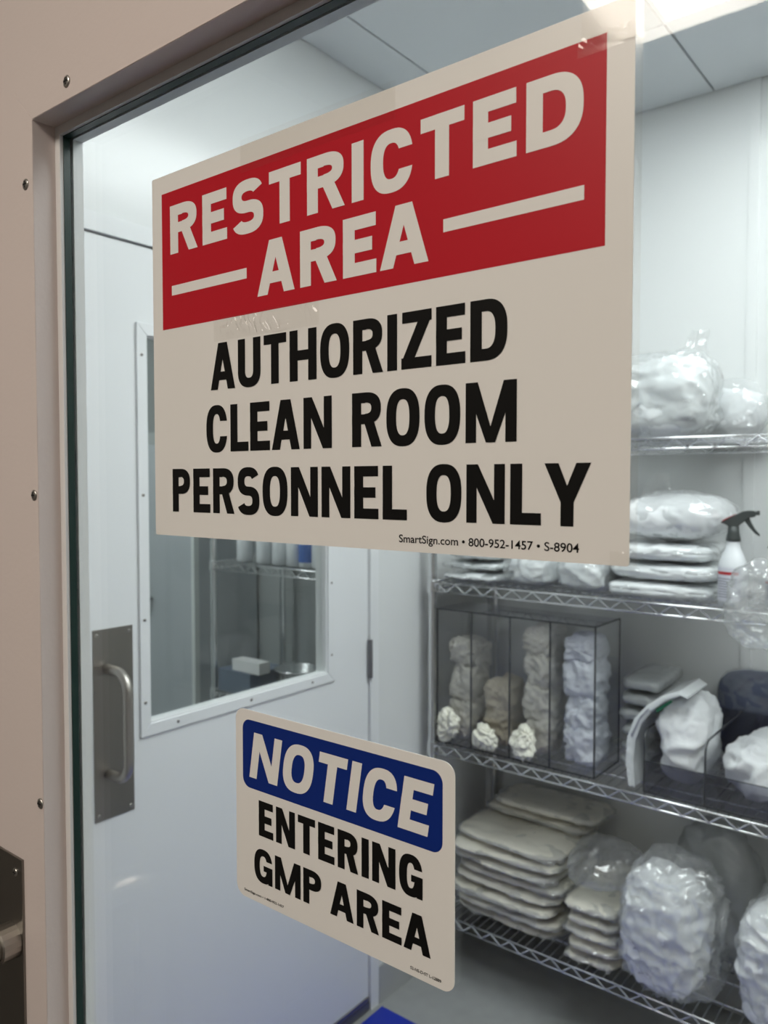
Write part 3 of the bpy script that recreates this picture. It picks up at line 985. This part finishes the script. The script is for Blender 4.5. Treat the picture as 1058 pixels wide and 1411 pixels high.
def spray_bottle(c, label, scale=1.0, rot=0.0, group='trigger spray bottles'):
    t = thing('spray_bottle', c, label, 'spray bottle', group)
    t.rotation_euler = (0, 0, rot)
    t.scale = (scale,) * 3
    def part(name, bm, mat, par=t, smooth=True):
        o = link(name, bm, mat, None, smooth)
        o.parent = par
        return o
    bm = lathe(bmesh.new(), [(0.030, 0), (0.033, 0.004), (0.033, 0.095), (0.031, 0.108), (0.024, 0.128), (0.0175, 0.142), (0.0150, 0.152), (0.0145, 0.166)],
               (0, 0, 0), 28)
    body = part('bottle_body', bm, 'bottle_white')
    # wrap-around label with a red bar and grey lines of print
    def wrap(a0, a1, z0, z1, r, n=12):
        b = bmesh.new()
        prev = None
        for k in range(n + 1):
            a = math.radians(a0 + (a1 - a0) * k / n)
            cur = (b.verts.new((r * math.cos(a), r * math.sin(a), z0)), b.verts.new((r * math.cos(a), r * math.sin(a), z1)))
            if prev:
                b.faces.new((prev[0], cur[0], cur[1], prev[1]))
            prev = cur
        return b
    lab = part('bottle_label', wrap(190, 305, 0.018, 0.098, 0.0334), 'label_paper')
    part('red_bar', wrap(196, 292, 0.081, 0.088, 0.0337), 'label_red', lab)
    bl = bmesh.new()
    for k in range(8):
        b = wrap(200 + (k % 3) * 3, 286 - (k * 7) % 17, 0.070 - k * 0.0062, 0.0722 - k * 0.0062, 0.0337)
        me = bpy.data.meshes.new('tmp'); b.to_mesh(me); b.free(); bl.from_mesh(me); bpy.data.meshes.remove(me)
    part('printed_lines', bl, 'grey_print', lab)
    # collar, head, nozzle and lever: outlines in the x-z plane with real thickness
    bm = lathe(bmesh.new(), [(0.0165, 0.160), (0.0165, 0.166), (0.0135, 0.180), (0.0125, 0.196)], (0, 0, 0), 20)
    part('collar', bm, 'trigger')
    head = [(-0.030, 0.204), (-0.016, 0.213), (0.006, 0.224), (0.020, 0.232), (0.034, 0.234), (0.048, 0.233), (0.050, 0.224), (0.046, 0.219),
            (0.032, 0.217), (0.024, 0.208), (0.014, 0.200), (0.010, 0.195), (-0.011, 0.195), (-0.018, 0.201)]
    bm = prism_xz(bmesh.new(), head, -0.011, 0.011)
    bmesh.ops.bevel(bm, geom=list(bm.edges), offset=0.0018, segments=2, affect='EDGES')
    hd = part('spray_head', bm, 'trigger', t, False)
    part('red_stripe', prism_xz(bmesh.new(), [(-0.026, 0.207), (0.004, 0.2245), (0.006, 0.2262), (-0.024, 0.2105)], -0.0118, 0.006), 'trigger_red', hd, False)
    lever = [(0.022, 0.219), (0.034, 0.219), (0.039, 0.205), (0.047, 0.190), (0.0585, 0.176), (0.057, 0.173), (0.046, 0.180), (0.034, 0.194), (0.024, 0.208)]
    bm = prism_xz(bmesh.new(), lever, -0.006, 0.006)
    bmesh.ops.bevel(bm, geom=list(bm.edges), offset=0.0012, segments=2, affect='EDGES')
    part('trigger_lever', bm, 'trigger', t, False)
    bm = lathe(bmesh.new(), [(0.0055, 0.049), (0.0055, 0.056), (0.004, 0.057)], (0, 0, 0.2285), 12, 'X')
    part('nozzle', bm, 'trigger', t, False)
    return t
spray_bottle((-0.529, 2.070, Z2), 'white spray bottle with dark trigger and red-barred label on the second shelf', 1.03, 0.25)
b2_ = spray_bottle((-0.448, 2.150, Z2), 'spray bottle half hidden behind the crumpled clear bag at the right frame edge', 0.72, 0.1)
bm = lump(bmesh.new(), (0, 0, 0), (0.150, 0.12, 0.215), 41, p=2.3, amp=0.014, freq=20, amp2=0.006, freq2=50, n=26, flat=False)
o = link('clear_bag', bm, 'film_hazy', None, smooth=True)
o.location = (-0.448, 1.962, 1.140)
tag(o, 'crumpled clear plastic bag hanging over the front of the second shelf', 'bag', 'bags on the wire rack')

# ---- third shelf: acrylic dispenser with four compartments
def acrylic_dispenser():
    x0, x1, y0, y1, z0, z1 = -1.402, -0.875, 2.052, 2.225, Z3, 1.131
    t = thing('acrylic_dispenser', ((x0 + x1) / 2, (y0 + y1) / 2, z0), 'tall clear acrylic dispenser with four compartments on the third shelf', 'dispenser')
    th = 0.004
    divs = [x0, -1.2755, -1.1423, -1.0123, x1]
    link('back_panel', boxes((x0, x1, y1 - th, y1, z0, z1)), 'acrylic', t)
    link('base_panel', boxes((x0, x1, y0, y1 - th, z0, z0 + th)), 'acrylic', t)
    link('top_panel', boxes((x0, x1, y0, y1 - th, z1 - th, z1)), 'smoke_acrylic', t)
    for k, x in enumerate(divs):
        xa = min(max(x - th / 2, x0), x1 - th)
        p = link('divider' if 0 < k < 4 else 'side_panel', boxes((xa, xa + th, y0, y1 - th, z0 + th, z1 - th)), 'acrylic', t)
        e = 0.0045
        link('edge', boxes((xa - 0.0005, xa + e, y0 - 0.001, y0 + 0.001, z0 + th, z1)), 'acrylic_edge', p)
    fp = link('front_panel', boxes((x0 + 0.004, x1 - 0.004, y0 + 0.001, y0 + 0.004, z0 + 0.11, z1 - 0.004)), 'acrylic', t)
    link('edge', boxes((x0, x1, y0 - 0.001, y0 + 0.001, z1 - 0.003, z1 + 0.001), (x1 - 0.004, x1 + 0.0005, y0, y1, z1 - 0.002, z1 + 0.001),
                       (x0, x1, y0 - 0.001, y0 + 0.001, z0, z0 + 0.004), (x1 - 0.002, x1 + 0.001, y0, y1, z0 + 0.001, z0 + 0.005),
                       (x1 - 0.002, x1 + 0.0008, y1 - 0.004, y1, z0, z1)), 'acrylic_edge', fp)
    return divs, y0, y1
divs, ay0, ay1 = acrylic_dispenser()
comp = [('beige_wear', 0.33, 'cap_white', 'beige bouffant caps filling the leftmost dispenser compartment', 0.115),
        ('tan_wear', 0.215, 'cap_white', 'tan covers low in the second dispenser compartment', 0.085),
        ('beige_wear', 0.395, 'cap_white', 'beige covers stacked high in the third dispenser compartment', 0.110),
        ('blue_white_wear', 0.385, 'blue_white_wear', 'bluish white covers crammed into the rightmost dispenser compartment', 0.12)]
for k, (mt, h, capm, lab, ph) in enumerate(comp):
    cx, w = (divs[k] + divs[k + 1]) / 2, divs[k + 1] - divs[k] - 0.018
    t = thing('disposable_covers', (cx, (ay0 + ay1) / 2, Z3 + 0.004), lab, 'covers', 'covers in the acrylic dispenser')
    n = max(2, int(round(h / 0.10)))
    for q in range(n):
        bm = lump(bmesh.new(), (0, 0.012, h * q / n), (w * (0.98 - 0.06 * (q % 2)), 0.135, h / n * (1.30 if q < n - 1 else 1.0)), 50 + k * 7 + q, p=6, pz=4,
                  amp=0.014, freq=22, amp2=0.006, freq2=60, n=22, flat=False)
        o = link('bundle', bm, mt, None, smooth=True)
        o.parent = t
    if k < 3:
        bm = lump(bmesh.new(), (-0.016, -0.090, 0.002), (w * .80, 0.066, ph), 90 + k, p=2.0, amp=0.016, freq=34, amp2=0.008, freq2=80, n=20, flat=False)
        o = link('loose_cap', bm, capm, None, smooth=True)
        o.parent = t

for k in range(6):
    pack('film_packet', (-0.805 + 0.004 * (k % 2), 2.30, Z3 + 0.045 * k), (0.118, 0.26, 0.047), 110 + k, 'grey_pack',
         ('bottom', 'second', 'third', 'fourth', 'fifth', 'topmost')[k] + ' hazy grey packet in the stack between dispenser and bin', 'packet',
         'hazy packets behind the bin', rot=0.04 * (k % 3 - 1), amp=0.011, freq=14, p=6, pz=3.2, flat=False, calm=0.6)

# low acrylic bin with a divider, at the right
def acrylic_bin():
    x0, x1, y0, y1, z0 = -0.738, -0.295, 2.046, 2.40, Z3
    zh, zf, r, th = 0.872, 0.791, 0.035, 0.004
    t = thing('acrylic_bin', ((x0 + x1) / 2, (y0 + y1) / 2, z0), 'low clear acrylic bin with dark edges on the third shelf', 'bin')
    link('base_panel', boxes((x0, x1, y0, y1, z0, z0 + th)), 'acrylic', t)
    link('front_panel', boxes((x0 + th, x1 - th, y0, y0 + th, z0 + th, zf)), 'smoke_acrylic', t)
    link('back_panel', boxes((x0 + th, x1 - th, y1 - th, y1, z0 + th, zh)), 'smoke_acrylic', t)
    prof = [(y0, z0 + th), (y0, zh - r)] + arc((y0 + r, zh - r), r, 180, 90, 8) + [(y1 - th, zh), (y1 - th, z0 + th)]
    for nm, x in (('side_panel', x0), ('divider', -0.5825), ('side_panel', x1 - th)):
        bm = bmesh.new()
        a = [bm.verts.new((x, y, z)) for y, z in prof]
        b = [bm.verts.new((x + th, y, z)) for y, z in prof]
        bm.faces.new(a); bm.faces.new(b[::-1])
        for k in range(len(prof)):
            bm.faces.new((a[k], b[k], b[(k + 1) % len(prof)], a[(k + 1) % len(prof)]))
        bmesh.ops.recalc_face_normals(bm, faces=bm.faces)
        p = link(nm, bm, 'acrylic', t)
        bm = tube(bmesh.new(), [(x + th / 2, y, z) for y, z in prof[:-1]], 0.0027, 6)
        link('edge', bm, 'acrylic_edge', p)
    link('bottom_edge', boxes((x0, x1, y0 - 0.001, y0, z0, z0 + 0.006)), 'acrylic_edge', t)
    link('top_edge', boxes((x0 + th, x1 - th, y0 - 0.0004, y0 + th, zf, zf + 0.0012)), 'acrylic_edge', t)
acrylic_bin()
pack('white_hoods', (-0.660, 2.205, Z3 + 0.005), (0.146, 0.29, 0.245), 130, 'white_wear', 'heap of fluffy white hoods in the left half of the acrylic bin', 'garments',
     'garments in the acrylic bin', p=3.4, pz=2.6, amp=0.022, freq=12, amp2=0.004, n=30)
pack('white_hoods', (-0.440, 2.215, Z3 + 0.005), (0.272, 0.29, 0.175), 131, 'white_wear', 'heap of crumpled white garments in the right half of the acrylic bin', 'garments',
     'garments in the acrylic bin', p=3.4, pz=2.4, amp=0.024, freq=12, amp2=0.004, n=30)

# curved white packet with green print leaning over the bin's left side
bm = bmesh.new()
cen = [(-0.772, 0.708), (-0.778, 0.775), (-0.774, 0.835), (-0.757, 0.885), (-0.728, 0.925), (-0.690, 0.958), (-0.650, 0.978), (-0.632, 0.972)]
tk = [0.012, 0.015, 0.016, 0.016, 0.014, 0.012, 0.010, 0.004]
outl, inl = [], []
for i, (x, z) in enumerate(cen):
    p0, p1 = cen[max(0, i - 1)], cen[min(len(cen) - 1, i + 1)]
    dx, dz = p1[0] - p0[0], p1[1] - p0[1]
    l = math.hypot(dx, dz)
    outl.append((x - dz / l * tk[i], z + dx / l * tk[i]))
    inl.append((x + dz / l * tk[i] * .4, z - dx / l * tk[i] * .4))
prism_xz(bm, outl + inl[::-1], 2.060, 2.235)
bmesh.ops.bevel(bm, geom=[e for e in bm.edges if abs(e.verts[0].co.y - e.verts[1].co.y) < 1e-6], offset=0.004, segments=2, affect='EDGES')
t = thing('curved_packet', (-0.775, 2.15, Z3), 'white and green packet curving over the left side of the acrylic bin', 'packet')
link('wrapper', bm, 'white_pack', t)
link('green_print', prism_xz(bmesh.new(), [(-0.712, 0.930), (-0.672, 0.962), (-0.668, 0.957), (-0.708, 0.922)], 2.0585, 2.0605), 'green_print', t)
link('grey_stripe', prism_xz(bmesh.new(), [(-0.777, 0.85), (-0.752, 0.905), (-0.729, 0.931), (-0.731, 0.925), (-0.754, 0.893), (-0.773, 0.842)], 2.0585, 2.0605), 'grey_print', t)  # thin grey stripe on the packet's front face

t = pack('blue_packet', (-0.475, 2.418, Z3 + 0.0), (0.36, 0.028, 0.285), 140, 'blue_pack', 'dark blue folded garment packet standing behind the acrylic bin', 'packet', amp=0.004, freq=10, p=4.5, n=16,
         film=((0.365, 0.030, 0.29), dict(mat='film_clear', amp=0.005)))

# ---- bottom shelf: cream packets, clear bags
names = ('lowest', 'second', 'third', 'fourth', 'fifth', 'sixth', 'seventh', 'eighth', 'topmost')
for k in range(8):
    pack('cream_packet', (-1.185 + 0.012 * math.sin(k * 2.1), 2.235 + 0.010 * math.cos(k * 1.7), Z4 + 0.0335 * k), (0.375, 0.34, 0.0335), 150 + k, 'cream_pack',
         names[k] + ' cream packet in the tall stack at the left of the bottom shelf', 'packet', 'cream packets on the bottom shelf',
         rot=0.05 * math.sin(k * 3.3), amp=0.020, freq=11, amp2=0.007, freq2=32, p=6, pz=4.0, flat=False, droop=0.004, n=24, calm=0.72, film=WRAP)
for k in range(2):
    pack('cream_packet', (-1.16 + 0.03 * k, 2.325, Z4 + 0.268 + 0.032 * k), (0.36, 0.19, 0.032), 170 + k, 'cream_pack',
         ('lower', 'upper')[k] + ' of two cream packets set back on the tall stack', 'packet', 'cream packets on the bottom shelf',
         rot=0.06 * (k - .5), amp=0.020, freq=11, amp2=0.007, freq2=32, p=6, pz=4.0, flat=False, droop=0.004, n=24, calm=0.72, film=WRAP)
for k in range(5):
    pack('cream_packet', (-0.886 + 0.004 * math.sin(k * 2.7), 2.205, Z4 + 0.036 * k), (0.170, 0.33, 0.037), 180 + k, 'cream_pack',
         names[k] + ' cream packet in the short stack beside the large clear bag', 'packet', 'cream packets on the bottom shelf',
         rot=0.05 * math.sin(k * 2.3), amp=0.020, freq=11, amp2=0.007, freq2=32, p=6, pz=4.0, flat=False, droop=0.004, n=24, calm=0.72, film=WRAP)
bm = lump(bmesh.new(), (0, 0, 0), (0.215, 0.24, 0.125), 190, p=2.4, amp=0.018, freq=13, amp2=0.006, freq2=35, n=26, flat=False)
o = link('clear_bag', bm, 'film', None, smooth=True)
o.location = (-0.885, 2.165, Z4 + 0.183)
tag(o, 'empty crumpled clear bag lying on the short cream stack', 'bag', 'bags on the wire rack')

def hanging_bag(cx, cy, w, d, z0, z1, seed, label):
    t = thing('clear_bag', (cx, cy, z0), label, 'bag', 'bags on the wire rack')
    h = z1 - z0
    bm = lump(bmesh.new(), (-0.014, 0, 0.010), (w * .84, d * .9, h * .84), seed, p=3.6, pz=3.2, amp=0.016, freq=11, amp2=0.011, freq2=26, fold=0.008, fold_n=6, n=42, flat=False, taper=0.12)
    o = link('white_wear', bm, 'white_wear', None, smooth=True)
    o.parent = t
    bm = lump(bmesh.new(), (0.006, 0, 0), (w, d, h), seed + .5, p=3.2, pz=2.8, amp=0.022, freq=11, amp2=0.012, freq2=30, n=44, flat=False, taper=0.12)
    o = link('film', bm, 'film', None, smooth=True)
    o.parent = t
    return t
hanging_bag(-0.672, 2.085, 0.280, 0.23, Z4 + 0.001, 0.560, 200, 'big clear bag of white shoe covers bulging over the bottom shelf edge')
hanging_bag(-0.385, 2.100, 0.255, 0.23, Z4 + 0.001, 0.550, 210, 'clear bag of white covers at the lower right corner of the frame')
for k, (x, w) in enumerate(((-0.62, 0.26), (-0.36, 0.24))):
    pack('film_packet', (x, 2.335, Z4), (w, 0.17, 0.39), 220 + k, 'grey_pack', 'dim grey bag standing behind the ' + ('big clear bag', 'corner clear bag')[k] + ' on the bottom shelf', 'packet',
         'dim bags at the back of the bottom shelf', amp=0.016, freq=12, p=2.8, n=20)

# ------------------------------------------------------------------ room behind the inner door
t = thing('storage_cabinet', (-3.10, 2.27, FLOOR), 'tall grey cabinet with a round knob seen through the inner door window', 'cabinet')
link('carcass', boxes((-3.55, -2.650, 2.115, 2.44, FLOOR, 1.745)), 'cabinet', t)
for a, b in ((-3.55, -3.004), (-3.000, -2.672)):
    dd = link('cabinet_door', boxes((a + 0.003, b - 0.003, 2.098, 2.114, FLOOR + 0.06, 1.69), bev=0.002), 'cabinet', t)
    if a > -3.4:
        bm = lathe(bmesh.new(), [(0.008, 0), (0.008, -0.02), (0.018, -0.026), (0.021, -0.036), (0.016, -0.046), (0.006, -0.049)], (-2.955, 2.098, 1.012), 18, 'Y')
        link('knob', bm, 'chrome', dd, smooth=True)
link('top_rail', boxes((-3.55, -2.650, 2.096, 2.115, 1.692, 1.745), bev=0.002), 'backroom_wall', t)
link('edge_strip', boxes((-2.670, -2.650, 2.090, 2.115, FLOOR, 1.69)), 'backroom_light_wall', t)
link('red_tag', boxes((-3.03, -2.975, 2.094, 2.098, 1.60, 1.67)), 'label_red', t)
wire_rack(-2.445, -1.600, 2.00, 2.40, (1.218, 0.715), 1.75, 'chrome wire rack in the dim room behind the inner door window')
for k, (px, mt) in enumerate(((335, 'bottle_white'), (362, 'bottle_white'), (384, 'bottle_white'), (404, 'bottle_white'), (421, 'bottle_blue'), (439, 'bottle_white'))):
    p = at_y(px, 780, 2.06)
    t = thing('plastic_bottle', (p.x, 2.07, 1.218), ('first', 'second', 'third', 'fourth', 'blue-labelled', 'last')[k] + ' bottle from the left on the rack behind the inner door window', 'bottle',
              'bottles on the far rack')
    bm = lathe(bmesh.new(), [(0.028, 0), (0.032, 0.005), (0.032, 0.10), (0.024, 0.125), (0.012, 0.14), (0.012, 0.15)], (0, 0, 0), 16)
    o = link('bottle_body', bm, 'bottle_white', None, smooth=True); o.parent = t
    bm = lathe(bmesh.new(), [(0.015, 0.148), (0.015, 0.172), (0.012, 0.174)], (0, 0, 0), 14)
    o = link('cap', bm, 'bottle_white', None); o.parent = t
    if mt == 'bottle_blue':
        bm = lathe(bmesh.new(), [(0.0325, 0.02), (0.0325, 0.085)], (0, 0, 0), 16)
        o = link('bottle_label', bm, 'bottle_blue', None); o.parent = t
# things on the lower shelf of that rack
t = thing('glove_box', (-2.33, 2.10, 0.715), 'dark blue carton with an open white lid on the lower far shelf', 'box')
link('box_body', boxes((-2.405, -2.225, 2.01, 2.20, 0.715, 0.80)), 'carton', t)
bm = boxes((-2.335, -2.185, 2.02, 2.075, 0.802, 0.845))
link('lid', bm, 'fixture_white', t)
for k, (x, w) in enumerate(((-2.105, 0.165), (-1.93, 0.165), (-1.755, 0.165))):
    bm = lathe(bmesh.new(), [(w * .40, 0), (w * .46, 0.004), (w * .50, 0.100), (w * .53, 0.102), (w * .53, 0.106), (w * .49, 0.105), (w * .44, 0.010), (0.01, 0.008)], (0, 0, 0), 24)
    o = link('steel_pan', bm, 'chrome', None, smooth=True)
    o.location = (x, 2.14, 0.715)
    tag(o, ('left', 'middle', 'right')[k] + ' shiny steel pan on the lower far shelf', 'pan', 'steel pans on the far rack')
bm = bmesh.new()
tube(bm, [(-1.80, 2.02, 0.716), (-1.80, 2.02, 0.90), (-1.802, 2.02, 0.93), (-1.815, 2.02, 0.955), (-1.835, 2.02, 0.962)], 0.008, 10)
lathe(bm, [(0.030, 0), (0.030, 0.008), (0.010, 0.012)], (-1.80, 2.02, 0.715), 16)
lathe(bm, [(0.016, -0.02), (0.020, 0.0), (0.010, 0.022)], (-1.838, 2.02, 0.965), 14)
tag(rebase(link('steel_fitting', bm, 'chrome', None, smooth=True), (-1.80, 2.02, 0.715)), 'curved shiny steel fitting standing at the right of the far shelf', 'fitting')
